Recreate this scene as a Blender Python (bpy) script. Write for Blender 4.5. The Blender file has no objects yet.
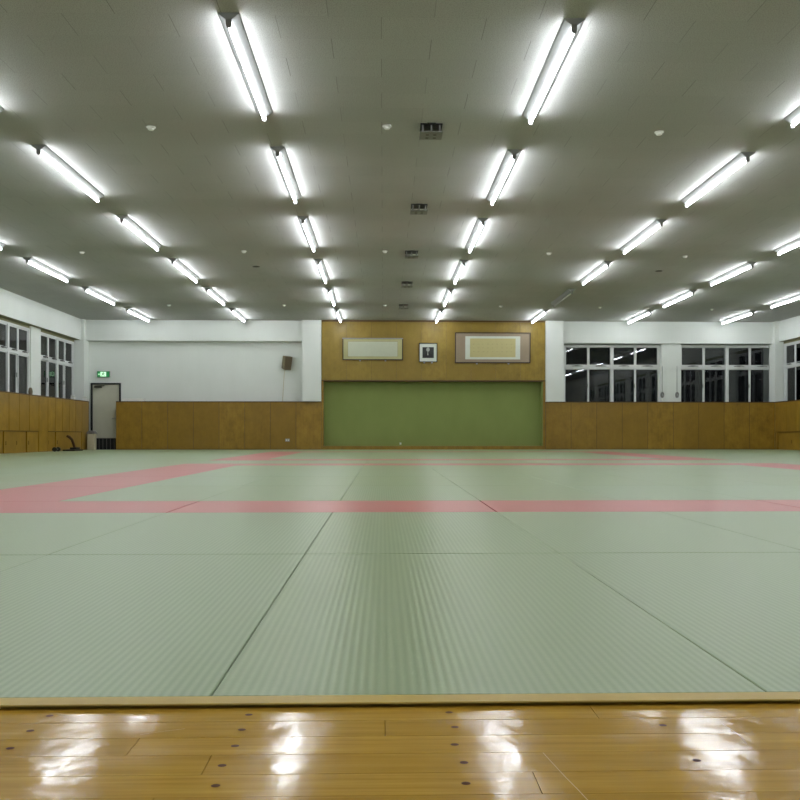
import bpy, bmesh, math, random
from mathutils import Matrix, Vector
random.seed(7)
scene = bpy.context.scene
col = scene.collection
PI = math.pi

# ------------------------------------------------------------------ camera, world, exposure
EYE = 0.43                      # lens height above the mats
FPX, YAW, CX, CY = 900.0, math.radians(1.5), 406.6, 436.0
cam_d = bpy.data.cameras.new('camera')
cam = bpy.data.objects.new('camera', cam_d); col.objects.link(cam)
cam.location = (0, 0, EYE); cam.rotation_euler = (PI/2, 0, -YAW)
cam_d.sensor_width = 36; cam_d.lens = 36*FPX/800
cam_d.shift_x = (400-CX)/800; cam_d.shift_y = (CY-400)/800
cam_d.clip_start = 0.05; cam_d.clip_end = 200
scene.camera = cam
world = bpy.data.worlds.new('night'); scene.world = world; world.use_nodes = True
world.node_tree.nodes['Background'].inputs[0].default_value = (0.25, 0.3, 0.4, 1)
world.node_tree.nodes['Background'].inputs[1].default_value = 0.0015
scene.view_settings.view_transform = 'Standard'
scene.view_settings.look = 'None'
scene.view_settings.gamma = 1
scene.view_settings.use_curve_mapping = False
scene.view_settings.exposure = 1.97
TUBE = 15.0                     # brightness of a fluorescent tube
scene.cycles.use_denoising = True
scene.cycles.max_bounces = 8
scene.cycles.sample_clamp_indirect = 6

SN, CS = math.sin(YAW), math.cos(YAW)
def bx(px, Y):                  # where a sight line meets the plane at depth Y
    t = (px-CX)/FPX
    return Y*(t*CS+SN)/(CS-t*SN)
def bz(px, py, Y):
    X = bx(px, Y)
    return EYE + (CY-py)/FPX*(X*SN+Y*CS)
def sy(px, X):                  # where it meets a side wall at X
    t = (px-CX)/FPX
    return X*(CS-t*SN)/(t*CS+SN)
def cz(px, py, H):              # where it meets the horizontal plane at height H
    zc = (H-EYE)*FPX/(CY-py); xc = (px-CX)/FPX*zc
    return xc*CS+zc*SN, -xc*SN+zc*CS
def project(X, Y, Z):
    xc = X*CS-Y*SN; zc = X*SN+Y*CS
    if zc < .05: return None
    return CX+FPX*xc/zc, CY-FPX*(Z-EYE)/zc

# ------------------------------------------------------------------ materials
def lin(r, g, b):
    f = lambda v: (v/255/12.92) if v/255 <= .04045 else ((v/255+.055)/1.055)**2.4
    return (f(r), f(g), f(b), 1)
class Mat:
    def __init__(s, name, color, rough=.6, metal=0, spec=.5):
        s.m = bpy.data.materials.new(name); s.m.use_nodes = True
        s.t = s.m.node_tree; s.b = s.t.nodes['Principled BSDF']
        s.b.inputs['Base Color'].default_value = color
        s.b.inputs['Roughness'].default_value = rough
        s.b.inputs['Metallic'].default_value = metal
        s.b.inputs['Specular IOR Level'].default_value = spec
    def n(s, typ, **kw):
        nd = s.t.nodes.new(typ)
        for k, v in kw.items(): setattr(nd, k, v)
        return nd
    def l(s, a, b): s.t.links.new(a, b)
    def coord(s, kind='Object'): return s.n('ShaderNodeTexCoord').outputs[kind]
    def noise(s, scale, detail=3, vec=None, stretch=None, rough=.5, kind='Object'):
        nd = s.n('ShaderNodeTexNoise'); nd.inputs['Scale'].default_value = scale
        nd.inputs['Detail'].default_value = detail; nd.inputs['Roughness'].default_value = rough
        v = vec or s.coord(kind)
        if stretch:
            mp = s.n('ShaderNodeMapping'); mp.inputs['Scale'].default_value = stretch
            s.l(v, mp.inputs['Vector']); v = mp.outputs[0]
        s.l(v, nd.inputs['Vector']); return nd.outputs['Fac']
    def ramp(s, fac, stops):
        r = s.n('ShaderNodeValToRGB'); e = r.color_ramp.elements
        e[0].position, e[0].color = stops[0]; e[1].position, e[1].color = stops[-1]
        for p, c in stops[1:-1]:
            k = e.new(p); k.color = c
        s.l(fac, r.inputs[0]); return r.outputs[0]
    def math(s, op, a, b=None, c=None):
        m = s.n('ShaderNodeMath', operation=op)
        for i, v in enumerate((a, b, c)):
            if v is None: continue
            if isinstance(v, (int, float)): m.inputs[i].default_value = v
            else: s.l(v, m.inputs[i])
        return m.outputs[0]
    def mix(s, fac, a, b, blend='MIX'):
        m = s.n('ShaderNodeMix', data_type='RGBA', blend_type=blend)
        for i, v in ((0, fac), (6, a), (7, b)):
            if isinstance(v, (int, float, tuple)): m.inputs[i].default_value = v
            else: s.l(v, m.inputs[i])
        return m.outputs[2]
    def bump(s, h, strength=.2, dist=.01):
        b = s.n('ShaderNodeBump'); b.inputs['Strength'].default_value = strength
        b.inputs['Distance'].default_value = dist
        s.l(h, b.inputs['Height']); s.l(b.outputs[0], s.b.inputs['Normal']); return b
    def color(s, c): s.l(c, s.b.inputs['Base Color'])

def simple(name, color, rough=.6, metal=0, bump=None, spec=.5):
    m = Mat(name, color, rough, metal, spec)
    n = m.noise(6, 3)
    m.color(m.mix(n, tuple(c*.93 for c in color[:3])+(1,), tuple(min(1, c*1.05) for c in color[:3])+(1,)))
    if bump: m.bump(m.noise(bump[0], 3), bump[1], .003)
    return m.m

M = {}
# painted plaster wall: faint streaks and roller marks
def wall_mat():
    m = Mat('painted_wall', lin(225, 228, 222), .75)
    a = m.noise(1.1, 4, kind='Object'); b = m.noise(3, 3, stretch=(1, 1, .12))
    c = m.mix(a, lin(219, 223, 217), lin(232, 235, 231))
    c = m.mix(m.math('MULTIPLY', b, .35), c, lin(209, 213, 204))
    m.color(c); m.bump(m.noise(60, 3), .08, .002); return m.m
M['wall'] = wall_mat()
# acoustic ceiling tile, 910 x 455 in running bond
def ceiling_mat():
    m = Mat('ceiling_tiles', lin(200, 200, 194), .9, spec=.25)
    sp = m.n('ShaderNodeSeparateXYZ'); m.l(m.coord(), sp.inputs[0])
    row = m.math('DIVIDE', sp.outputs[1], .44); rf = m.math('FLOOR', row)
    off = m.math('MULTIPLY', m.math('FLOORED_MODULO', rf, 2.0), .5)
    u = m.math('ADD', m.math('DIVIDE', m.math('ADD', sp.outputs[0], .015), .93), off)
    fu = m.math('FRACT', u)
    du = m.math('MINIMUM', fu, m.math('SUBTRACT', 1.0, fu))
    jl = m.math('LESS_THAN', du, .0042)
    fv = m.math('FRACT', row); dv = m.math('MINIMUM', fv, m.math('SUBTRACT', 1.0, fv))
    jh = m.math('MULTIPLY', m.math('LESS_THAN', dv, .006), .14)
    wn = m.n('ShaderNodeTexWhiteNoise', noise_dimensions='2D'); cb = m.n('ShaderNodeCombineXYZ')
    m.l(m.math('FLOOR', u), cb.inputs[0]); m.l(rf, cb.inputs[1]); m.l(cb.outputs[0], wn.inputs['Vector'])
    tile = m.mix(wn.outputs['Value'], lin(178, 178, 175), lin(183, 183, 180))
    jv = m.math('MULTIPLY', jl, m.math('MULTIPLY_ADD', wn.outputs['Value'], .55, .2))
    tile = m.mix(m.math('MAXIMUM', jv, jh), tile, lin(84, 82, 78))
    spk = m.noise(95, 2, rough=.7)
    c = m.mix(m.ramp(spk, [(.36, (1, 1, 1, 1)), (.5, (0, 0, 0, 1))]), tile, lin(146, 146, 141))
    c = m.mix(m.math('MULTIPLY', m.noise(.5, 3), .35), c, lin(158, 158, 151))
    m.color(c); m.bump(spk, .3, .004); return m.m
M['ceiling'] = ceiling_mat()
# lacquered plywood in vertical panels, tone differs per panel
def ply(name, dark, mid, light, rough=.32):
    m = Mat(name, mid, rough)
    g = m.n('ShaderNodeNewGeometry').outputs['Random Per Island']
    big = m.noise(3.2, 6, stretch=(1, 1, .8), rough=.68)
    fine = m.noise(26, 4, stretch=(1, 1, .06), rough=.65)
    f = m.math('ADD', m.math('MULTIPLY', big, .78), m.math('MULTIPLY', fine, .22))
    c = m.ramp(f, [(.34, dark), (.5, mid), (.66, light)])
    c = m.mix(m.math('MULTIPLY', g, .75), c, m.mix(.5, dark, mid))
    m.color(c); m.bump(fine, .05, .002); return m.m
M['ply'] = ply('lacquered_plywood', lin(124, 94, 30), lin(150, 116, 38), lin(170, 134, 48))
M['ply_light'] = ply('golden_plywood', lin(124, 102, 32), lin(144, 119, 42), lin(158, 133, 52), .4)
M['ply_edge'] = simple('dark_wood_edge', lin(92, 66, 30), .45)
def floor_mat():
    m = Mat('varnished_boards', lin(190, 140, 60), .1)
    g = m.n('ShaderNodeNewGeometry').outputs['Random Per Island']
    grain = m.noise(9, 5, stretch=(.35, 7, 1), rough=.6)
    fine = m.noise(60, 3, stretch=(.12, 4, 1))
    c = m.ramp(grain, [(.28, lin(184, 140, 48)), (.52, lin(207, 163, 62)), (.75, lin(220, 180, 80))])
    c = m.mix(m.math('MULTIPLY', g, .5), c, lin(178, 136, 44))
    c = m.mix(m.math('MULTIPLY', fine, .22), c, lin(140, 98, 30))
    m.color(c)
    wob = m.math('ADD', m.noise(9, 2, stretch=(1, .6, 1)), m.math('MULTIPLY', m.noise(45, 3), .14))
    m.bump(wob, .15, .012)
    m.l(m.ramp(m.noise(14, 4), [(.35, (.09, .09, .09, 1)), (.7, (.16, .16, .16, 1))]), m.b.inputs['Roughness'])
    return m.m
M['boards'] = floor_mat()
M['board_gap'] = simple('dark_gap', lin(14, 9, 5), .8)
M['plug'] = simple('wooden_plug', lin(96, 60, 24), .6, spec=.15)
M['scratch'] = simple('pale_scratch', lin(214, 180, 110), .4)
M['threshold'] = ply('threshold_wood', lin(182, 150, 62), lin(206, 176, 84), lin(220, 190, 100), .4)
def mat_mat(name, base, stripe, alt):
    m = Mat(name, base, .34, spec=.65)
    v = m.coord(); sp = m.n('ShaderNodeSeparateXYZ'); m.l(v, sp.inputs[0])
    s1 = m.math('SINE', m.math('MULTIPLY', sp.outputs[0], 2*PI/.0168))
    s1 = m.math('MULTIPLY_ADD', s1, .5, .5)
    thread = m.noise(260, 2, stretch=(.25, 1.6, 1))
    rnd = m.n('ShaderNodeObjectInfo').outputs['Random']
    c = m.mix(m.math('MULTIPLY', s1, .95), base, stripe)
    c = m.mix(m.math('MULTIPLY', rnd, .55), c, alt)
    c = m.mix(m.math('MULTIPLY', thread, .6), c, tuple(x*.84 for x in base[:3])+(1,))
    wn = m.noise(1.3, 3, kind='Object')
    c = m.mix(m.math('MULTIPLY', wn, .2), c, tuple(min(1, x*1.12) for x in base[:3])+(1,))
    m.color(c)
    h = m.math('ADD', s1, m.math('MULTIPLY', thread, .5)); m.bump(h, .12, .0025)
    return m.m
M['green_mat'] = mat_mat('green_tatami_vinyl', lin(146, 168, 126), lin(180, 196, 160), lin(160, 174, 122))
M['red_mat'] = mat_mat('pink_tatami_vinyl', lin(204, 112, 108), lin(216, 132, 126), lin(200, 104, 98))
M['base'] = simple('sub_floor', lin(70, 62, 50), .9)
def green_wall():
    m = Mat('green_cloth', lin(112, 136, 72), .85, spec=.2)
    a = m.noise(2.5, 4, stretch=(1, 1, .5)); f = m.noise(180, 2)
    c = m.mix(a, lin(132, 143, 82), lin(144, 155, 92)); c = m.mix(m.math('MULTIPLY', f, .2), c, lin(116, 134, 78))
    m.color(c); m.bump(f, .1, .002); return m.m
M['green'] = green_wall()
M['alu'] = simple('white_aluminium', lin(214, 216, 214), .35)
M['white_enamel'] = simple('white_enamel', lin(138, 140, 138), .6)
M['dark_metal'] = simple('dark_metal', lin(62, 58, 48), .5)
M['grey_plastic'] = simple('grey_plastic', lin(120, 120, 116), .5)
M['white_plastic'] = simple('white_plastic', lin(236, 236, 230), .4)
M['black'] = simple('black_plastic', lin(22, 22, 24), .5)
M['beige'] = simple('beige_door_paint', lin(196, 194, 176), .5)
M['bin'] = simple('beige_bin', lin(196, 188, 160), .5)
M['steel'] = simple('brushed_steel', lin(160, 162, 168), .35, .8)
M['speaker'] = simple('speaker_brown', lin(118, 106, 82), .6)
M['speaker_cloth'] = simple('speaker_cloth', lin(98, 86, 64), .8)
M['mount_yellow'] = simple('yellow_mount', lin(178, 174, 126), .7)
M['paper_grey'] = simple('grey_white_paper', lin(186, 190, 168), .7)
M['mount_mauve'] = simple('brown_silk_mount', lin(150, 134, 112), .7)
M['paper_white'] = simple('white_border_paper', lin(205, 210, 198), .7)
M['paper_cream'] = simple('cream_paper', lin(190, 180, 128), .7)
M['frame'] = simple('dark_frame', lin(58, 44, 34), .35)
M['photo_dark'] = simple('photo_dark', lin(34, 38, 34), .35)
M['photo_skin'] = simple('photo_grey', lin(150, 154, 144), .4)
M['ink'] = simple('faded_ink', lin(158, 150, 108), .7)
M['brown'] = simple('brown_plastic', lin(78, 50, 34), .5)
M['olive'] = simple('olive_soffit', lin(128, 124, 88), .7)  # darker olive tone for beam undersides and the band above the side windows
M['dead_tube'] = simple('unlit_tube_glass', lin(205, 208, 204), .25)
def emit(name, c, s):
    m = Mat(name, c, .4)
    m.b.inputs['Emission Color'].default_value = c; m.b.inputs['Emission Strength'].default_value = s
    return m.m
M['tube'] = emit('lit_tube', (.945, .985, 1.04, 1), TUBE)
M['exit_green'] = emit('exit_green', lin(30, 110, 60), .22)
M['exit_white'] = emit('exit_white', lin(190, 240, 195), .3)
def glass():
    m = Mat('window_glass', (1, 1, 1, 1), .0)
    t = m.t; out = t.nodes['Material Output']
    tr = m.n('ShaderNodeBsdfTransparent'); tr.inputs[0].default_value = (.9, .92, .92, 1)
    gl = m.n('ShaderNodeBsdfGlossy'); gl.inputs['Roughness'].default_value = .015
    fr = m.n('ShaderNodeFresnel'); fr.inputs['IOR'].default_value = 1.52
    mx = m.n('ShaderNodeMixShader'); m.l(fr.outputs[0], mx.inputs[0]); m.l(tr.outputs[0], mx.inputs[1]); m.l(gl.outputs[0], mx.inputs[2])
    m.l(mx.outputs[0], out.inputs[0]); return m.m
M['glass'] = glass()

# ------------------------------------------------------------------ mesh helpers
class MB:
    def __init__(s): s.v, s.f, s.mi, s.mats, s.sm = [], [], [], [], []
    def _m(s, mat):
        if mat not in s.mats: s.mats.append(mat)
        return s.mats.index(mat)
    def face(s, pts, mat, smooth=False):
        b = len(s.v); s.v += [tuple(p) for p in pts]; s.f.append(list(range(b, b+len(pts)))); s.mi.append(s._m(mat)); s.sm.append(smooth)
    def box(s, x0, x1, y0, y1, z0, z1, mat, ch=0):
        x0, x1 = min(x0, x1), max(x0, x1); y0, y1 = min(y0, y1), max(y0, y1); z0, z1 = min(z0, z1), max(z0, z1)
        b = len(s.v)
        s.v += [(x, y, z) for z in (z0, z1) for y in (y0, y1) for x in (x0, x1)]
        k = s._m(mat)
        for q in ((0, 2, 3, 1), (4, 5, 7, 6), (0, 1, 5, 4), (2, 6, 7, 3), (0, 4, 6, 2), (1, 3, 7, 5)):
            s.f.append([b+i for i in q]); s.mi.append(k); s.sm.append(False)
        return s
    def prism(s, poly, axis, a, c, mat):       # poly in the other two axes
        def pt(u, w, t): return {'x': (t, u, w), 'y': (u, t, w), 'z': (u, w, t)}[axis]
        b = len(s.v); n = len(poly); k = s._m(mat)
        s.v += [pt(u, w, a) for u, w in poly] + [pt(u, w, c) for u, w in poly]
        s.f += [list(range(b, b+n)), list(range(b+2*n-1, b+n-1, -1))]; s.mi += [k, k]; s.sm += [False]*2
        for i in range(n):
            j = (i+1) % n; s.f.append([b+i, b+n+i, b+n+j, b+j]); s.mi.append(k); s.sm.append(False)
        return s
    def tube(s, pts, r, mat, n=12, caps=True):
        P = [Vector(p) for p in pts]; rs = r if isinstance(r, (list, tuple)) else [r]*len(P)
        b = len(s.v); k = s._m(mat)
        for i, p in enumerate(P):
            d = (P[min(i+1, len(P)-1)]-P[max(i-1, 0)]).normalized()
            up = Vector((0, 0, 1)) if abs(d.z) < .95 else Vector((0, 1, 0))
            a = d.cross(up).normalized(); c = d.cross(a).normalized()
            for q in range(n):
                t = 2*PI*q/n; s.v.append(tuple(p+(a*math.cos(t)+c*math.sin(t))*rs[i]))
        for i in range(len(P)-1):
            for q in range(n):
                w = (q+1) % n; s.f.append([b+i*n+q, b+i*n+w, b+(i+1)*n+w, b+(i+1)*n+q]); s.mi.append(k); s.sm.append(True)
        if caps:
            s.f += [[b+q for q in range(n)][::-1], [b+(len(P)-1)*n+q for q in range(n)]]; s.mi += [k, k]; s.sm += [False]*2
        return s
    def mesh(s, name):
        me = bpy.data.meshes.new(name); me.from_pydata(s.v, [], s.f)
        for m in s.mats: me.materials.append(m)
        for i, p in enumerate(me.polygons): p.material_index = s.mi[i]; p.use_smooth = s.sm[i]
        bm = bmesh.new(); bm.from_mesh(me); bmesh.ops.recalc_face_normals(bm, faces=bm.faces); bm.to_mesh(me); bm.free()
        me.update(); return me
    def build(s, name, parent=None, loc=None, bevel=0, seg=2):
        o = bpy.data.objects.new(name, s.mesh(name)); col.objects.link(o)
        if parent: o.parent = parent
        if loc: o.location = loc
        if bevel:
            m = o.modifiers.new('bevel', 'BEVEL'); m.width = bevel; m.segments = seg; m.limit_method = 'ANGLE'
        return o
def tag(o, label, cat, group=None):
    o['label'] = label; o['category'] = cat
    if group: o['group'] = group
    return o
def struct(o, label, cat):
    o['kind'] = 'structure'; o['label'] = label; o['category'] = cat; return o
def thing(name, loc, label, cat, group=None, rz=0):
    o = bpy.data.objects.new(name, None); col.objects.link(o); o.location = loc; o.rotation_euler = (0, 0, rz)
    o.empty_display_size = .1
    return tag(o, label, cat, group)
def copy_tree(o, parent=None):
    c = o.copy(); col.objects.link(c)
    if parent: c.parent = parent
    for ch in list(o.children): copy_tree(ch, c)
    return c

# ------------------------------------------------------------------ the room
CEIL = 4.115; BEAM = 3.46; SILL = 1.455; HEAD = 3.385; TRANSOM = 2.66; WAIN = 1.53
XL, XR = -9.3, 12.63             # faces of the panelling on the side walls
YB, YF = 28.7, -2.5             # face of the panelling at the far end, wall behind the lens
BL, BR = -9.52, 12.72            # faces of the side beams
WL, WR = -9.75, 12.9           # window planes
BASE = -.06                     # sub floor under the mats

b = MB(); b.box(-10.2, 13.3, 1.459, 29.6, BASE-.12, BASE, M['base']); b.box(-10.2, 13.3, YF-.2, 1.459, BASE-.12, -.03, M['board_gap'])
# boards of the wooden strip: one mesh, joints as in the photograph
joints = {0: .335, 1: .003, 3: -.235, 4: .195}
pw = .0725
for k in range(55):
    y1 = 1.459-k*pw; y0 = y1-pw+.0007
    if y0 < YF: break
    rr = random.Random(k*3+1)
    xs = [-9.75]; x = joints.get(k, rr.uniform(-1, 1)); L = [x]
    while L[0] > -9.0: L.insert(0, L[0]-rr.uniform(1.2, 1.82))
    while L[-1] < 12.2: L.append(L[-1]+rr.uniform(1.2, 1.82))
    L = [-9.75]+[q for q in L if q > -9.4 and q < 12.5]+[12.9]
    for a, c in zip(L[:-1], L[1:]): b.box(a+.0005, c-.0005, y0, y1, -.03, -.008, M['boards'])
    for cx_ in [-.21+j*.315 for j in range(-12, 16)]:
        if -1.5 < cx_ < 1.5 and k < 9:
            if rr.random() < .25 and abs(cx_+.21) > .05 and abs(cx_-.105) > .05: continue
            x_, y_ = cx_+rr.uniform(-.004, .004), (y0+y1)/2+rr.uniform(-.004, .004)
            b.face([(x_+.006*math.cos(t*PI/6), y_+.0055*math.sin(t*PI/6), -.0076) for t in range(12)], M['plug'])
def ribbon(pts, w, mat):
    for (ax, ay), (cx_, cy_) in zip(pts[:-1], pts[1:]):
        d = Vector((cx_-ax, cy_-ay)).normalized(); n_ = Vector((-d.y, d.x))*w/2
        b.face([(ax+n_.x, ay+n_.y, -.0075), (ax-n_.x, ay-n_.y, -.0075), (cx_-n_.x, cy_-n_.y, -.0075), (cx_+n_.x, cy_+n_.y, -.0075)], mat)
def fl(px, py): return cz(px, py, -.008)
ribbon([fl(543, 753), fl(553, 764), fl(566, 778), fl(578, 790), fl(590, 803)], .0012, M['scratch'])
ribbon([fl(722, 724), fl(733, 731), fl(742, 738), fl(747, 745)], .001, M['scratch'])
ribbon([fl(140, 735), fl(160, 732), fl(185, 729)], .0008, M['scratch'])
struct(b.build('floor'), 'varnished golden board floor with plugs in front of the mats', 'floor')
b = MB(); b.prism([(1.453, -.002), (1.4545, 0), (1.4955, 0), (1.4955, BASE), (1.475, BASE), (1.475, -.003)], 'x', -9.75, 12.9, M['threshold'])
b.box(-9.75, 12.9, 1.459, 1.4755, -.029, -.021, M['board_gap'])  # near-black box, puts the shadow under the strip's overhang into the colour
struct(b.build('trim_1'), 'pale wooden edging strip between the boards and the mats', 'floor trim')
b = MB(); b.box(-10.2, 13.3, YF-.2, 29.6, CEIL, CEIL+.15, M['ceiling'])
struct(b.build('ceiling'), 'grey speckled acoustic tile ceiling with staggered joints', 'ceiling')

# side walls: posts between windows, a deep beam above
WIN_W = 2.83; PITCH = 3.54
def side_windows():
    return [(28.56-WIN_W-i*PITCH, 28.56-i*PITCH) for i in range(8)]
def side_wall(name, s, inner, beam, plane, label):
    b = MB(); out = plane+s*.3
    b.box(plane-s*.12, out, YF, 29.5, BASE-.1, SILL, M['wall'])
    b.box(beam, out, YF, 28.6, BEAM, CEIL, M['wall'])
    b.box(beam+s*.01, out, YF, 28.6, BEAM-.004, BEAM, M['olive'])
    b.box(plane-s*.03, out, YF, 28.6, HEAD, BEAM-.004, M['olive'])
    e = YF
    for y0, y1 in sorted(side_windows()):
        b.box(plane-s*.07, out, e, y0, SILL, BEAM-.004, M['wall']) if y0 > e+.05 else None
        e = y1
    b.box(inner, out, 28.6, 29.5, WAIN, CEIL, M['wall'])          # corner column
    b.box(out-s*.02, out+s*.03, 28.55, 29.5, SILL, CEIL, M['wall'])
    return struct(b.build(name), label, 'wall')
side_wall('wall_left', -1, -9.42, BL, WL, 'white left wall with a deep beam above its dark windows')
side_wall('wall_right', 1, 12.6, BR, WR, 'white right wall with a deep beam above its dark windows')
b = MB(); b.box(-10.2, 13.3, YF-.2, YF, BASE, CEIL, M['wall'])
struct(b.build('wall_front'), 'plain white wall behind the photographer', 'wall')

# far wall
xPil0, xPil1 = bx(302, 28.62), bx(322, 28.62)
xPr0, xPr1 = bx(545, 28.62), bx(564, 28.62)
xW = [(bx(563.6, 29.0), bx(660.6, 29.0)), (bx(679.6, 29.0), bx(775, 29.0))]
DX0, DX1 = bx(91, 29.1), bx(121, 29.1); DZ = bz(105, 383, 29.1)
b = MB()
b.box(-9.42, DX0, 29.1, 29.5, BASE, CEIL, M['wall'])
b.box(DX0, DX1, 29.1, 29.5, DZ, CEIL, M['wall'])
b.box(DX1, xPil1, 29.1, 29.5, BASE, CEIL, M['wall'])
b.box(-9.42, xPil0, 28.8, 29.1, BEAM, CEIL, M['wall'])
b.box(xPil0, xPil1-.03, 28.62, 29.1, WAIN, CEIL, M['wall'])
b.box(xPr0+.03, xPr1, 28.62, 29.4, WAIN, CEIL, M['wall'])
b.box(xPr1, 12.6, 28.8, 29.4, HEAD+.03, CEIL, M['wall'])
b.box(xPr0+.03, 13.2, 28.8, 29.4, BASE, SILL, M['wall'])
b.box(xPr1, xW[0][0], 29.0, 29.4, SILL, HEAD+.03, M['wall'])
b.box(xW[0][1], xW[1][0], 28.86, 29.4, SILL, HEAD+.03, M['wall'])
b.box(xW[1][1], 12.66, 28.9, 29.4, SILL, HEAD+.03, M['wall'])
b.box(xW[0][1]+.12, xW[0][1]+.145, 28.845, 28.86, SILL, HEAD+.03, M['wall'])
struct(b.build('wall_back'), 'white far wall with pilasters, beams and window openings', 'wall')

# far wall: green alcove and the plywood panel above it
GY = 29.0; gz = bz(430, 381, 28.7); xa, xb = bx(323.5, 28.7), bx(543, 28.7)
b = MB(); b.box(xa-.05, xb+.05, GY, GY+.08, -.02, gz+.1, M['green'])
b.box(xb-.03, xb, 28.72, GY, .1, gz, M['green'])
b.box(bx(400.5, GY)-.03, bx(400.5, GY)+.03, GY-.02, GY, .15, .22, M['wall'])
struct(b.build('wall_alcove'), 'green cloth covered wall inside the low alcove', 'wall')
b = MB(); n = 9; x0, x1 = xPil1-.02, xPr0+.02
for i in range(n):
    a, c = x0+(x1-x0)*i/n, x0+(x1-x0)*(i+1)/n
    b.box(a+.003, c-.003, 28.7, 28.73, gz+.03, CEIL-.05, M['ply_light'])
b.box(x0, x1, 28.715, 29.1, gz+.01, CEIL, M['ply_edge'])
b.box(x0, x1, 28.67, 28.72, CEIL-.05, CEIL, M['ply_edge'])
b.box(x0, x1, 28.68, GY, gz-.01, gz+.03, M['ply_edge'])
b.box(x0, xa, 28.68, GY, BASE, gz, M['ply']); b.box(xb, x1, 28.68, GY, BASE, gz, M['ply'])
b.box(xa, xb, 28.68, GY, BASE, bz(430, 446, 28.7), M['ply'])
struct(b.build('trim_2'), 'golden plywood panel framing the top and sides of the green alcove', 'wall panelling')

def panels(b, lo, hi, n, fixed, depth, axis, z0, z1, mat=None, foot=.07):
    """a run of plywood panels with a cap; fixed is the face, depth goes away from the room"""
    for i in range(n):
        a, c = lo+(hi-lo)*i/n, lo+(hi-lo)*(i+1)/n
        if axis == 'x': b.box(a+.007, c-.007, fixed, fixed+depth*.1, z0+foot, z1-.03, mat or M['ply'])
        else: b.box(fixed, fixed+depth*.1, a+.007, c-.007, z0+foot, z1-.03, mat or M['ply'])
    if axis == 'x':
        b.box(lo, hi, fixed+depth*.03, fixed+depth, z0, z1-.03, M['ply_edge'])
        b.box(lo, hi, fixed-.01 if depth > 0 else fixed+.01, fixed+depth, z1-.03, z1, M['ply_edge'])
    else:
        sgn = 1 if depth > 0 else -1
        b.box(fixed+depth*.03, fixed+depth, lo, hi, z0, z1-.03, M['ply_edge'])
        b.box(fixed-sgn*.01, fixed+depth, lo, hi, z1-.03, z1, M['ply_edge'])
xs0, xs1 = bx(116, 28.7), bx(321.5, 28.7)
b = MB(); panels(b, xs0, xs1, 8, 28.7, .38, 'x', BASE, WAIN); b.box(xs0-.001, xs0+.02, 28.705, 29.05, BASE, WAIN-.03, M['ply'])
struct(b.build('trim_3'), 'plywood dado on the far wall between door and alcove', 'wall panelling')
b = MB(); panels(b, xPr0+.03, XR, 9, 28.7, .1, 'x', BASE, WAIN); b.box(xPr0+.03, 12.6, 28.75, 29.05, WAIN-.02, WAIN-.005, M['ply_edge'])
struct(b.build('trim_4'), 'plywood dado under the two far windows', 'wall panelling')

# dado on the side walls with bays for the low cupboards
CUP = .565
bayA = (sy(-14, XL), sy(39, XL)); bayB = (sy(48, XL), sy(82, XL)); bayR = (25.2, 28.55)
def side_dado(name, X, depth, bays, label):
    b = MB(); bays = sorted(bays); e = 1.5
    for y0, y1 in bays:
        panels(b, e, y0, max(1, round((y0-e)/.85)), X, depth, 'y', BASE, WAIN)
        panels(b, y0, y1, max(1, round((y1-y0)/.62)), X, depth, 'y', CUP, WAIN, foot=.004)
        e = y1
    panels(b, e, 28.7, 1, X, depth, 'y', BASE, WAIN)
    panels(b, YF, 1.45, 4, X, depth, 'y', -.008, WAIN)
    return struct(b.build(name), label, 'wall panelling')
side_dado('trim_5', XL, -.4, [bayA, bayB], 'plywood dado along the left wall under the windows')
side_dado('trim_6', XR, .14, [bayR], 'plywood dado along the right wall under the windows')
def cupboard(X, s, y0, y1, cuts, label):
    t = thing('low_cupboard', (X, (y0+y1)/2, BASE), label, 'cupboard', 'low cupboards built into the side panelling')
    yc = (y0+y1)/2; h = CUP-BASE
    b = MB(); D = .27 if s < 0 else .14
    b.box(s*(D-.01), s*D, y0-yc, y1-yc, 0, h, M['ply_edge']); b.box(0, s*D, y0-yc, y0-yc+.03, 0, h, M['ply'])
    b.box(0, s*D, y1-yc-.03, y1-yc, 0, h, M['ply']); b.box(0, s*D, y0-yc, y1-yc, h-.02, h, M['ply_edge'])
    b.box(0, s*D, y0-yc, y1-yc, 0, .06, M['ply_edge']); b.build('carcass', t)
    pts = [y0]+cuts+[y1]
    for i, (a, c) in enumerate(zip(pts[:-1], pts[1:])):
        off = .012 if i % 2 else .04
        d = MB(); d.box(s*off, s*(off+.022), a-yc+.031, c-yc+(.02 if i < len(pts)-2 else -.031), .06, h-.022, M['ply'])
        dd = d.build('door', t)
        k = MB(); ym = (a+.14)-yc; k.box(s*(off-.004), s*(off+.004), ym-.02, ym+.02, h*.5-.05, h*.5+.05, M['ply_edge']); k.build('finger_pull', dd)
cupboard(XL, -1, bayA[0], bayA[1], [sy(4, XL), sy(16, XL), sy(27, XL)], 'low plywood cupboard with sliding doors at the left edge of the photo')
cupboard(XL, -1, bayB[0], bayB[1], [sy(56, XL)], 'low plywood cupboard in the left wall nearest the door')
cupboard(XR, 1, bayR[0], bayR[1], [26.3, 27.45], 'low plywood cupboard in the right wall beside the far corner')

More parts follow.
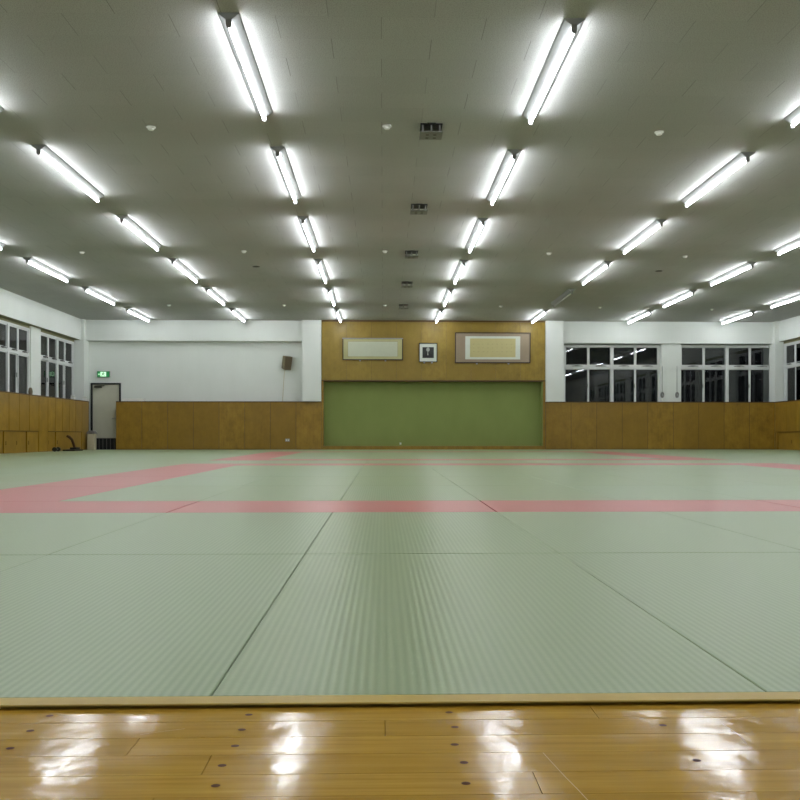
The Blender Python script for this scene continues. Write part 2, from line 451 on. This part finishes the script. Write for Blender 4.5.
# ------------------------------------------------------------------ windows
def window(name, w, z0, z1, label):
    """local frame: x along the wall, front towards -y"""
    b = MB(); f = .045
    b.box(-w/2, w/2, -.05, .09, z0, z0+f, M['alu']); b.box(-w/2, w/2, -.04, .09, z1-f, z1, M['alu'])
    b.box(-w/2, -w/2+f, -.04, .09, z0, z1, M['alu']); b.box(w/2-f, w/2, -.04, .09, z0, z1, M['alu'])
    b.box(-w/2, w/2, -.04, .09, TRANSOM-.045, TRANSOM+.045, M['alu']); b.box(-.05, .05, -.045, .09, z0, z1, M['alu'])
    root = struct(b.build(name), label, 'window')
    q = (w-2*f)/4; e = [-w/2+f, -w/2+f+q, 0, w/2-f-q, w/2-f]
    for i in range(4):
        a, c = e[i], e[i+1]
        for up in (0, 1):
            za, zb = (TRANSOM+.045, z1-f) if up else (z0+f, TRANSOM-.045)
            th = .038 if up else .026; yo = 0 if up else (.0 if i % 2 else .035)
            s = MB()
            s.box(a, c, yo-.015, yo+.02, za, za+th, M['alu']); s.box(a, c, yo-.015, yo+.02, zb-th, zb, M['alu'])
            s.box(a, a+th, yo-.015, yo+.02, za+th, zb-th, M['alu']); s.box(c-th, c, yo-.015, yo+.02, za+th, zb-th, M['alu'])
            so = s.build('sash', root)
            g = MB(); g.box(a+th-.002, c-th+.002, yo, yo+.005, za+th-.002, zb-th+.002, M['glass']); g.build('pane', so)
            if up:
                h = MB(); m_ = (a+c)/2
                h.tube([(m_-.15, -.05, za-.012), (m_-.06, -.085, za+.002), (m_+.08, -.085, za+.002), (m_+.17, -.05, za-.012)], .011, M['dark_metal'], 8)
                h.box(m_-.05, m_+.05, -.07, -.015, za-.02, za+.02, M['grey_plastic']); h.build('handle', so)
            elif i % 2 == 0:
                h = MB(); h.box(c-.035, c-.005, yo-.035, yo-.015, 2.0, 2.12, M['grey_plastic']); h.build('latch', so)
    return root
wi = 1
far_lab = ['dark far window of eight panes beside the alcove pilaster', 'dark far window of eight panes nearest the right corner']
for i, (a, c) in enumerate(xW):
    o = window('window_%d' % wi, c-a-.01, SILL, HEAD, far_lab[i]); o.location = ((a+c)/2, 29.06, 0); wi += 1
proto = None
nth = ['nearest the far corner', 'second from the far corner', 'third from the far corner', 'fourth from the far corner', 'fifth from the far corner', 'sixth from the far corner', 'seventh from the far corner', 'eighth from the far corner']
for side, X, rz in (('left', WL, PI/2), ('right', WR, -PI/2)):
    for i, (a, c) in enumerate(side_windows()):
        if a < YF: continue
        lab = 'dark eight pane window in the %s wall, %s' % (side, nth[i])
        if proto is None: o = proto = window('window_%d' % wi, WIN_W-.01, SILL, HEAD, lab)
        else:
            o = copy_tree(proto); o.name = 'window_%d' % wi
        o['label'] = lab; o.location = (X, (a+c)/2, 0); o.rotation_euler = (0, 0, rz); wi += 1

# ------------------------------------------------------------------ door
b = MB(); fw = .05
b.box(DX0, DX0+fw, 29.06, 29.2, BASE, DZ, M['black']); b.box(DX1-fw, DX1, 29.06, 29.2, BASE, DZ, M['black']); b.box(DX0, DX1, 29.06, 29.2, DZ-fw, DZ, M['black'])
door = struct(b.build('door_1'), 'beige steel door in a black frame under the exit sign', 'door')
d = MB(); d.box(DX0+fw, DX1-fw, 29.12, 29.16, BASE+.42, DZ-fw, M['beige']); leaf = d.build('door_leaf', door)
d = MB(); d.box(DX0+fw, DX1-fw, 29.11, 29.16, BASE, BASE+.42, M['black'])
for i in range(5):
    x = DX0+.25+i*.12; d.box(x, x+.012, 29.104, 29.11, BASE+.02, BASE+.41, M['grey_plastic'])  # grey strips paint the vertical reflections on the black plate
d.build('kick_plate', leaf)
d = MB(); d.box(DX0+.12, DX0+.34, 29.03, 29.12, DZ-.16, DZ-.1, M['dark_metal']); d.tube([(DX0+.14, 29.04, DZ-.1), (DX0+.45, 29.02, DZ-.08)], .012, M['dark_metal'], 8); d.build('door_closer', leaf)
d = MB(); d.tube([(DX1-.16, 29.12, 1.0), (DX1-.16, 29.07, 1.0), (DX1-.28, 29.07, 1.0)], .012, M['steel'], 8); d.build('door_handle', leaf)

# ------------------------------------------------------------------ judo mats
MX, MY, Y0 = .93, 1.80, 1.492
rnd = random.Random(3)
GAP = .0010; GAPY = .0045
def mat_mesh(name, w, l, mat):
    bm = bmesh.new(); bmesh.ops.create_cube(bm, size=1)
    for v in bm.verts: v.co = Vector((v.co.x*(w-2*GAP), v.co.y*(l-2*GAPY), (v.co.z+.5)*.06))
    ed = [e for e in bm.edges if all(v.co.z > .03 for v in e.verts) or abs(e.verts[0].co.z-e.verts[1].co.z) > .03]
    bmesh.ops.bevel(bm, geom=ed, offset=.003, segments=3, affect='EDGES', profile=.5)
    me = bpy.data.meshes.new(name); bm.to_mesh(me); bm.free(); me.materials.append(mat)
    for p in me.polygons: p.use_smooth = len(p.vertices) == 4 and p.area < .05
    return me
meshes = {}
def get_mesh(w, l, kind):
    k = (round(w, 3), round(l, 3), kind)
    if k not in meshes: meshes[k] = mat_mesh('judo_mat', w, l, M[kind])
    return meshes[k]
def seen(x0, x1, y0, y1):
    for i in range(9):
        for j in range(9):
            p = project(x0+(x1-x0)*i/8, y0+(y1-y0)*j/8, 0)
            if p and 0 <= p[0] <= 800 and p[1] <= 800: return True
    return False
hidden = {'green_mat': [], 'red_mat': []}
def place(x0, x1, y0, y1, kind, turn, label, group):
    x0, x1 = max(x0, XL+.0), min(x1, XR-.0)
    if not seen(x0, x1, y0, y1): hidden[kind].append((x0, x1, y0, y1)); return
    w, l = x1-x0, y1-y0
    me = get_mesh(l, w, kind) if turn else get_mesh(w, l, kind)
    o = bpy.data.objects.new('judo_mat', me); col.objects.link(o)
    o.location = ((x0+x1)/2, (y0+y1)/2, BASE)
    if turn: o.rotation_euler = (0, 0, PI/2)
    tag(o, label, 'mat', group)
ORD = ['first', 'second', 'third', 'fourth', 'fifth', 'sixth', 'seventh', 'eighth', 'ninth', 'tenth', 'eleventh', 'twelfth', 'thirteenth', 'fourteenth', 'fifteenth', 'sixteenth']
X0 = -9.585
cx0 = lambda c: X0+MX*c
def col_words(c):
    if c < 7: return '%s column left of the pink squares' % ORD[6-c]
    if c == 7: return 'in line with the left pink lanes'
    if c == 16: return 'in line with the right pink lanes'
    if c > 16: return '%s column right of the pink squares' % ORD[c-17]
    return '%s column right of the left pink lane' % ORD[c-8]
G1 = 'green tatami textured judo mats'; G2 = 'pink tatami textured judo mats'
yS1 = Y0+2*MY
for r in range(2):              # two rows in front of the squares
    for c in range(24):
        place(cx0(c), cx0(c+1), Y0+r*MY, Y0+(r+1)*MY, 'green_mat', 0, 'green mat, %s row from the boards, %s' % (ORD[r], col_words(c)), G1)
for r in range(11):             # both sides
    for c in list(range(7))+list(range(17, 24)):
        place(cx0(c), cx0(c+1), yS1+r*MY, yS1+(r+1)*MY, 'green_mat', 0, 'green mat, %s row from the boards, %s' % (ORD[r+2], col_words(c)), G1)
for r in range(2):              # two rows at the far wall
    ya = yS1+(11+r)*MY; yb = 28.66 if r else ya+MY
    for c in range(24):
        place(cx0(c), cx0(c+1), ya, yb, 'green_mat', 0, 'green mat, %s, %s' % ('last row' if r else 'second to last row', col_words(c)), G1)
for c in range(7, 17):          # between the squares
    place(cx0(c), cx0(c+1), yS1+5*MY, yS1+6*MY, 'green_mat', 0, 'green mat between the two pink squares, %s' % (ORD[c-7]+' from the left'), G1)
for sq, nm in ((0, 'near'), (1, 'far')):
    ys = yS1+sq*6*MY
    for side, yy in (('front', ys), ('back', ys+4.5*MY)):
        for i in range(5):
            place(cx0(7+2*i), cx0(9+2*i), yy, yy+MY/2, 'red_mat', 1, 'pink mat in the %s lane of the %s square, %s from the left' % (side, nm, ORD[i]), G2)
    for r in range(4):
        yy = ys+MY/2+r*MY
        for c, s in ((7, 'left'), (16, 'right')):
            place(cx0(c), cx0(c+1), yy, yy+MY, 'red_mat', 0, 'pink mat in the %s lane of the %s square, %s from the front' % (s, nm, ORD[r]), G2)
        for c in range(8, 16):
            place(cx0(c), cx0(c+1), yy, yy+MY, 'green_mat', 0, 'green mat inside the %s pink square, row %s, %s from the left' % (nm, ORD[r].replace('first', 'one').replace('second', 'two').replace('third', 'three').replace('fourth', 'four'), ORD[c-8]), G1)
b = MB()
for k in hidden:
    for x0, x1, y0, y1 in hidden[k]:
        b.box(x0+GAP, x1-GAP, y0+GAP, y1-GAP, BASE, 0, M[k])
if b.v:
    o = tag(b.build('judo_mat_surround'), 'remaining green mats beyond the edges of the photo', 'mats'); o['kind'] = 'stuff'

# ------------------------------------------------------------------ fluorescent battens
LEN = 2.39
def batten(lit):
    t = bpy.data.objects.new('fluorescent_light', None); col.objects.link(t); t.empty_display_size = .1
    b = MB()                                        # tapered enamelled body, wide at the ceiling
    b.prism([(-.092, 0), (-.092, -.008), (-.022, -.06), (.022, -.06), (.092, -.008), (.092, 0)], 'y', 0, LEN, M['white_enamel'])
    b.build('housing', t)
    for y in (.0, LEN-.03):
        s = MB(); s.prism([(-.022, -.05), (-.026, -.095), (-.017, -.122), (.017, -.122), (.026, -.095), (.022, -.05)], 'y', y, y+.03, M['grey_plastic'])
        s.build('lamp_holder', t)
    g = MB(); g.tube([(0, .031, -.09), (0, LEN-.031, -.09)], .0165, M['tube'] if lit else M['dead_tube'], 12)
    g.build('lamp_tube', t)
    return t
pl, pd = batten(True), batten(False)
used_l = used_d = False
RX = [-7.35, -4.36, -1.345, 1.69, 4.74, 7.82, 10.86]
for i, x in enumerate(RX):
    for k in range(8):
        y = 7.87+3.635*(k-2)+(.03*(i-2) if i > 2 else 0)
        dead = (i == 4 and k == 6)
        if dead: o = pd
        else:
            o = copy_tree(pl) if used_l else pl; used_l = True
        o.location = (x, y, CEIL)
        w = 'in the %s row from the left, ' % ORD[i] + ('nearest the far wall' if k == 7 else '%s from the far wall' % ORD[7-k])
        tag(o, ('unlit tube light ' if dead else 'lit white tube light ')+w, 'ceiling light', 'fluorescent tube lights on the ceiling')

# ------------------------------------------------------------------ ceiling fittings
def lathe(b, prof, mat, n=20):
    k = len(b.v); mi = b._m(mat)
    for r, z in prof:
        for q in range(n): b.v.append((r*math.cos(2*PI*q/n), r*math.sin(2*PI*q/n), z))
    for i in range(len(prof)-1):
        for q in range(n):
            w = (q+1) % n; b.f.append([k+i*n+q, k+i*n+w, k+(i+1)*n+w, k+(i+1)*n+q]); b.mi.append(mi); b.sm.append(True)
    for i in (0, len(prof)-1):
        b.f.append([k+i*n+q for q in range(n)]); b.mi.append(mi); b.sm.append(False)
det = None
dets = [(151, 127, 'above left, between the first and second rows of lights'), (387, 126, 'nearest, in the middle of the ceiling'), (659, 132, 'nearest on the right side of the ceiling'),
        (82, 252, 'middle distance, furthest left'), (244, 251, 'middle distance, second from the left'), (385, 251, 'middle distance, at the centre'), (549, 253, 'middle distance, right of centre'), (685, 256, 'middle distance, furthest right'),
        (169, 305, 'near the far wall, furthest left'), (284, 305, 'near the far wall, left of the alcove'), (385, 305, 'near the far wall, above the portrait'), (501, 306, 'near the far wall, above the large frame'), (600, 307, 'near the far wall, right of the unlit lamp'), (712, 309, 'near the far wall, furthest right')]
dets[0] = (151, 127, 'nearest on the left side of the ceiling')
for px, py, w in dets:
    x, y = cz(px, py, CEIL)
    if det is None:
        det = o = bpy.data.objects.new('smoke_detector', None); col.objects.link(o)
        b = MB(); lathe(b, [(.055, 0), (.055, -.008), (.042, -.012)], M['white_plastic']); b.build('mounting_base', o)
        b = MB(); lathe(b, [(.036, -.012), (.038, -.028), (.028, -.038), (.01, -.042)], M['white_plastic']); b.build('sensor_head', o)
    else: o = copy_tree(det)
    o.location = (x, y, CEIL); tag(o, 'round white ceiling detector, '+w, 'smoke detector', 'round ceiling detectors')
lou = None
for k, (px, py) in enumerate([(431, 127), (419, 206), (411.5, 252), (407, 282.6), (403.5, 305)]):
    x, y = cz(px, py, CEIL)
    if lou is None:
        lou = o = bpy.data.objects.new('ceiling_outlet', None); col.objects.link(o)
        b = MB(); b.box(-.13, .13, -.13, .13, -.012, 0, M['black']); b.box(-.05, .05, -.15, -.12, -.014, 0, M['black']); b.build('collar', o)
        b = MB(); b.box(-.135, .135, -.12, .16, -.1, -.088, M['grey_plastic'])
        for sx in (-.045, .045):
            for s2 in (-.03, .08): b.box(sx-.018, sx+.018, s2, s2+.03, -.103, -.1, M['dark_metal'])
        b.build('plate', o, bevel=.003)
        for sx in (-.1, 0, .1):
            b = MB(); b.box(sx-.009, sx+.009, -.1, -.085, -.088, -.012, M['grey_plastic']); b.build('bracket', o)
            b = MB(); b.box(sx-.009, sx+.009, .1, .115, -.088, -.012, M['grey_plastic']); b.build('bracket', o)
    else: o = copy_tree(lou)
    o.location = (x, y, CEIL)
    tag(o, 'square grey ceiling outlet on a dark collar, %s from the camera' % ('nearest' if k == 0 else ORD[k]), 'ceiling fitting', 'square outlets along the ceiling centre')
for px, py, w in ((256, 266.5, 'left'), (659, 271, 'right')):
    x, y = cz(px, py, CEIL)
    b = MB(); lathe(b, [(.08, 0), (.08, -.008), (.05, -.012), (.02, -.012)], M['dark_metal']); o = b.build('ceiling_cover', None, (x, y, CEIL))
    tag(o, 'small dark disc on the ceiling %s of the central lights' % w, 'ceiling cover', 'dark ceiling discs')

# ------------------------------------------------------------------ framed works over the alcove
def frame(px0, px1, py0, py1, layers, label, cat, bar=.028, fm='frame', tilt=.06):
    Y = 28.7; x0, x1 = bx(px0, Y-.05), bx(px1, Y-.05); z1, z0 = bz((px0+px1)/2, py0, Y-.05), bz((px0+px1)/2, py1, Y-.05)
    w, h = (x1-x0)/2, z1-z0
    t = thing('framed_picture', ((x0+x1)/2, Y-.004, z0), label, cat); t.rotation_euler = (tilt, 0, 0)
    b = MB(); D = .035
    b.box(-w, w, -D, 0, 0, bar, M[fm]); b.box(-w, w, -D, 0, h-bar, h, M[fm]); b.box(-w, -w+bar, -D, 0, bar, h-bar, M[fm]); b.box(w-bar, w, -D, 0, bar, h-bar, M[fm])
    b.build('frame', t, bevel=.003)
    for i, (nm, ix, iz, m) in enumerate(layers):
        b = MB(); y = -.012-.003*i; b.box(-w+ix, w-ix, y-.003, y, iz, h-iz, M[m]); b.build(nm, t)
    for s in (-.42, .42):
        b = MB(); b.box(s*w-.025, s*w+.025, -.045, .004, -.035, -.001, M['steel']); b.build('bracket', t)
    return t, w, h
t, w, h = frame(342.5, 403, 338, 360, [('mount', .028, .028, 'mount_yellow'), ('inner_border', .16, .1, 'ink'), ('paper', .175, .115, 'paper_grey')], 'long narrow framed calligraphy with pale paper, left of the portrait', 'framed calligraphy')
b = MB(); b.box(-w, w, -.04, -.0352, h-.026, h, M['steel']); b.build('top_rail', t)
t, w, h = frame(419, 437.3, 343, 362, [('mount', .022, .022, 'paper_white'), ('photograph', .11, .13, 'photo_dark')], 'small black framed portrait photograph on a white mount', 'framed photograph', .022, 'black')
b = MB(); pr = [(.07*math.cos(a), h*.58+.09*math.sin(a)) for a in [2*PI*i/16 for i in range(16)]]
pr = [(.055*math.cos(2*PI*i/16)-.005, h*.66+.07*math.sin(2*PI*i/16)) for i in range(16)]
b.prism(pr, 'y', -.0195, -.018, M['photo_skin']); b.prism([(-.02, h*.62-.05), (.0, h*.62-.05), (.012, h*.36), (-.03, h*.36)], 'y', -.0192, -.018, M['photo_skin'])
b.prism([(-.12, .14), (.13, .14), (.12, .25), (.04, .29), (-.05, .29), (-.11, .25)], 'y', -.0185, -.018, M['black'])
b.build('figure', t)
t, w, h = frame(455, 530.5, 332.5, 363, [('mount', .03, .03, 'mount_mauve'), ('border', .33, .12, 'paper_white'), ('paper', .48, .19, 'paper_cream')], 'large framed scroll with cream paper on a brown mount, right of the portrait', 'framed calligraphy')
b = MB(); rr = random.Random(5)
for i in range(9):
    x = -w+.6+i*(2*w-1.2)/8
    for j in range(3):
        z = h*.62-j*.12; b.box(x-.03, x+.03*rr.random(), -.0222, -.0212, z-.006, z+.004, M['ink'])
b.build('faint_writing', t)

# ------------------------------------------------------------------ small things
t = thing('exit_sign', (bx(104, 29.1), 29.1, bz(104, 377.5, 29.1)), 'green lit exit sign on the wall above the beige door', 'exit sign')
b = MB(); b.box(-.2, .2, -.07, 0, 0, .2, M['grey_plastic']); b.build('housing', t, bevel=.006)
b = MB(); b.box(-.19, .19, -.078, -.0705, .015, .19, M['exit_green']); f = b.build('sign_face', t)
b = MB(); y0, y1 = -.0795, -.0782
b.box(-.09, .09, y0, y1, .03, .175, M['exit_white'])
b.build('doorway_symbol', f)
b = MB(); y0, y1 = -.081, -.0797
b.prism([(.0+.016*math.cos(i*PI/6), .15+.016*math.sin(i*PI/6)) for i in range(12)], 'y', y0, y1, M['exit_green'])
b.prism([(-.02, .13), (.02, .135), (.005, .085), (-.03, .085)], 'y', y0, y1, M['exit_green'])
b.prism([(-.03, .09), (-.01, .085), (-.055, .04), (-.07, .045)], 'y', y0, y1, M['exit_green'])
b.prism([(-.01, .09), (.008, .09), (.045, .065), (.03, .04), (.022, .062)], 'y', y0, y1, M['exit_green'])
b.prism([(.01, .132), (.02, .122), (.06, .11), (.055, .122)], 'y', y0, y1, M['exit_green']); b.prism([(-.02, .13), (-.01, .118), (-.055, .1), (-.055, .112)], 'y', y0, y1, M['exit_green'])
b.build('running_figure', f)
b = MB(); b.prism([(-.165, .1), (-.13, .13), (-.13, .11), (-.1, .11), (-.1, .09), (-.13, .09), (-.13, .07)], 'y', -.0795, -.0782, M['exit_white']); b.build('arrow', f)

sxp, szp = bx(286.5, 28.95), bz(286, 370, 28.95)
t = thing('wall_speaker', (sxp-.07, 29.1, szp), 'small brown box loudspeaker tilted on the white wall beside the pilaster', 'speaker')
b = MB(); b.prism([(-.2, .0), (-.02, .06), (-.08, .46), (-.28, .42)], 'x', -.13, .13, M['speaker']); c = b.build('cabinet', t, bevel=.008); t.rotation_euler = (0, .06, .5)
b = MB(); b.prism([(-.206, .02), (-.2, .02), (-.277, .405), (-.284, .403)], 'x', -.11, .11, M['speaker_cloth']); b.build('grille', c)
b = MB(); b.box(-.02, .02, -.1, 0, .2, .26, M['steel']); b.build('bracket', t)
b = MB(); b.tube([(-.02, -.1, .03), (-.02, -.02, -.05), (-.02, -.012, -.3), (-.025, -.012, WAIN-szp)], .01, M['bin'], 8); b.build('cable', t)

t = thing('wall_socket', (bx(287.5, 28.7), 28.7, bz(287.5, 441.5, 28.7)), 'small double socket low on the plywood dado below the speaker', 'socket')
b = MB(); b.box(-.07, .07, -.01, 0, 0, .09, M['steel']); b.build('cover_plate', t, bevel=.003)
for s in (-.03, .03):
    b = MB(); b.box(s-.018, s+.018, -.014, -.01, .025, .065, M['white_plastic']); b.build('outlet', t)

x0, x1 = bx(123, 28.85), bx(144.5, 28.85)
b = MB(); b.box(x0, x1, 28.78, 28.95, WAIN, WAIN+.09, M['white_plastic']); b.box(x0-.005, x1+.005, 28.775, 28.955, WAIN+.06, WAIN+.093, M['white_plastic'])
tag(b.build('flat_box', bevel=.004), 'long flat white box lying on the dado ledge beside the door', 'box')
for px, X, lab in ((73, -9.5, 'small white box on the left ledge below the last window'), (85, -9.36, 'small white box on the ledge in the far left corner')):
    Y = min(sy(px, X), 28.5)
    b = MB(); b.box(X-.05, X+.05, Y-.06, Y+.06, WAIN, WAIN+.14, M['white_plastic']); b.box(X-.053, X+.053, Y-.063, Y+.063, WAIN+.11, WAIN+.125, M['paper_grey'])
    tag(b.build('small_box', bevel=.004), lab, 'box')
# notice propped on the left ledge
Y = 22.35
t = thing('notice_card', (-9.55, Y, WAIN), 'white notice with an orange top standing on the ledge, far left', 'card')
b = MB(); b.box(-.006, 0, -.22, .22, 0, .36, M['paper_white']); c = b.build('sheet', t)
b = MB(); b.box(0, .003, -.22, .22, .27, .36, simple('orange_paper', lin(196, 120, 60), .6)); b.build('heading', c)
b = MB(); b.box(-.12, -.006, -.03, .03, 0, .012, M['paper_white']); b.build('foot', t)
# pot on the ledge in front of the pier
b = MB(); lathe(b, [(.035, 0), (.05, .03), (.058, .1), (.042, .17), (.03, .19), (.035, .2)], M['speaker'])
o = b.build('vase', None, (-9.47, sy(30.5, -9.47), WAIN)); tag(o, 'small brown vase on the ledge in front of the left window pier', 'vase')

# window openers on the far pier
for px, w in ((661.5, 'left'), (677.5, 'right')):
    Y = 28.86; x = bx(px, Y) + (.02 if w == 'left' else -.02); z = bz(px, 398, Y)
    t = thing('window_opener', (x, Y, z), 'grey window winder on the %s side of the pier between far windows' % w, 'window winder', 'window winders on the far pier')
    b = MB(); b.prism([(.06*math.cos(i*PI/8), .1+.1*math.sin(i*PI/8)) for i in range(16)], 'y', -.04, 0, M['grey_plastic']); c = b.build('winder_case', t, bevel=.006)
    b = MB(); b.tube([(0, -.04, .1), (0, -.06, .1), (.03, -.07, .05)], .01, M['steel'], 8); b.build('crank', c)
    b = MB(); b.tube([(0, -.012, .19), (0, -.012, bz(px, 366, Y)-z)], .008, M['grey_plastic'], 8); b.build('conduit', t)

# bin by the door
xb0, xb1 = bx(89.8, 28.6), bx(96.5, 28.6); xc = (xb0+xb1)/2+.01; w = (xb1-xb0)/2
t = thing('litter_bin', (xc, 28.45, 0), 'slim beige bin with a grey top in front of the door', 'bin')
b = MB(); b.box(-w, w, -.12, .12, 0, .5, M['bin']); b.build('body', t, bevel=.012)
b = MB(); b.prism([(-w-.02, .5), (w+.02, .5), (w+.02, .53), (w*.7, .6), (-w*.7, .6), (-w-.02, .53)], 'y', -.13, .13, M['steel']); lid = b.build('lid', t, bevel=.005)
b = MB(); b.box(-w*.5, w*.5, -.133, -.129, .515, .526, M['black']); b.build('flap', lid)

# floor cleaning hose by the cupboard
Y = sy(70, -9.0)
t = thing('suction_cleaner', (-8.98, Y, 0), 'curved brown suction hose rising from a flat black floor head', 'cleaner')
b = MB(); b.box(-.13, .22, -.3, .4, 0, .045, M['black']); b.box(-.08, .1, .15, .5, .045, .1, M['black']); b.build('floor_head', t, bevel=.012)
b = MB()
P = [(0, .3, .09), (-.01, .26, .2), (-.02, .15, .33), (-.04, .0, .4), (-.05, -.12, .42)]
b.tube(P, [.035, .035, .038, .04, .034], M['brown'], 12); b.build('hose', t)
Y = sy(55, -9.1)
t = thing('dumbbell', (-9.06, Y, 0), 'small black hand weight on the floor left of the brown hose', 'weight')
b = MB(); b.tube([(0, -.16, .06), (0, .16, .06)], .018, M['black'], 10); b.build('bar', t)
for s in (-1, 1):
    b = MB(); b.tube([(0, s*.1, .06), (0, s*.17, .06)], .06, M['black'], 16); b.build('weight_head', t)
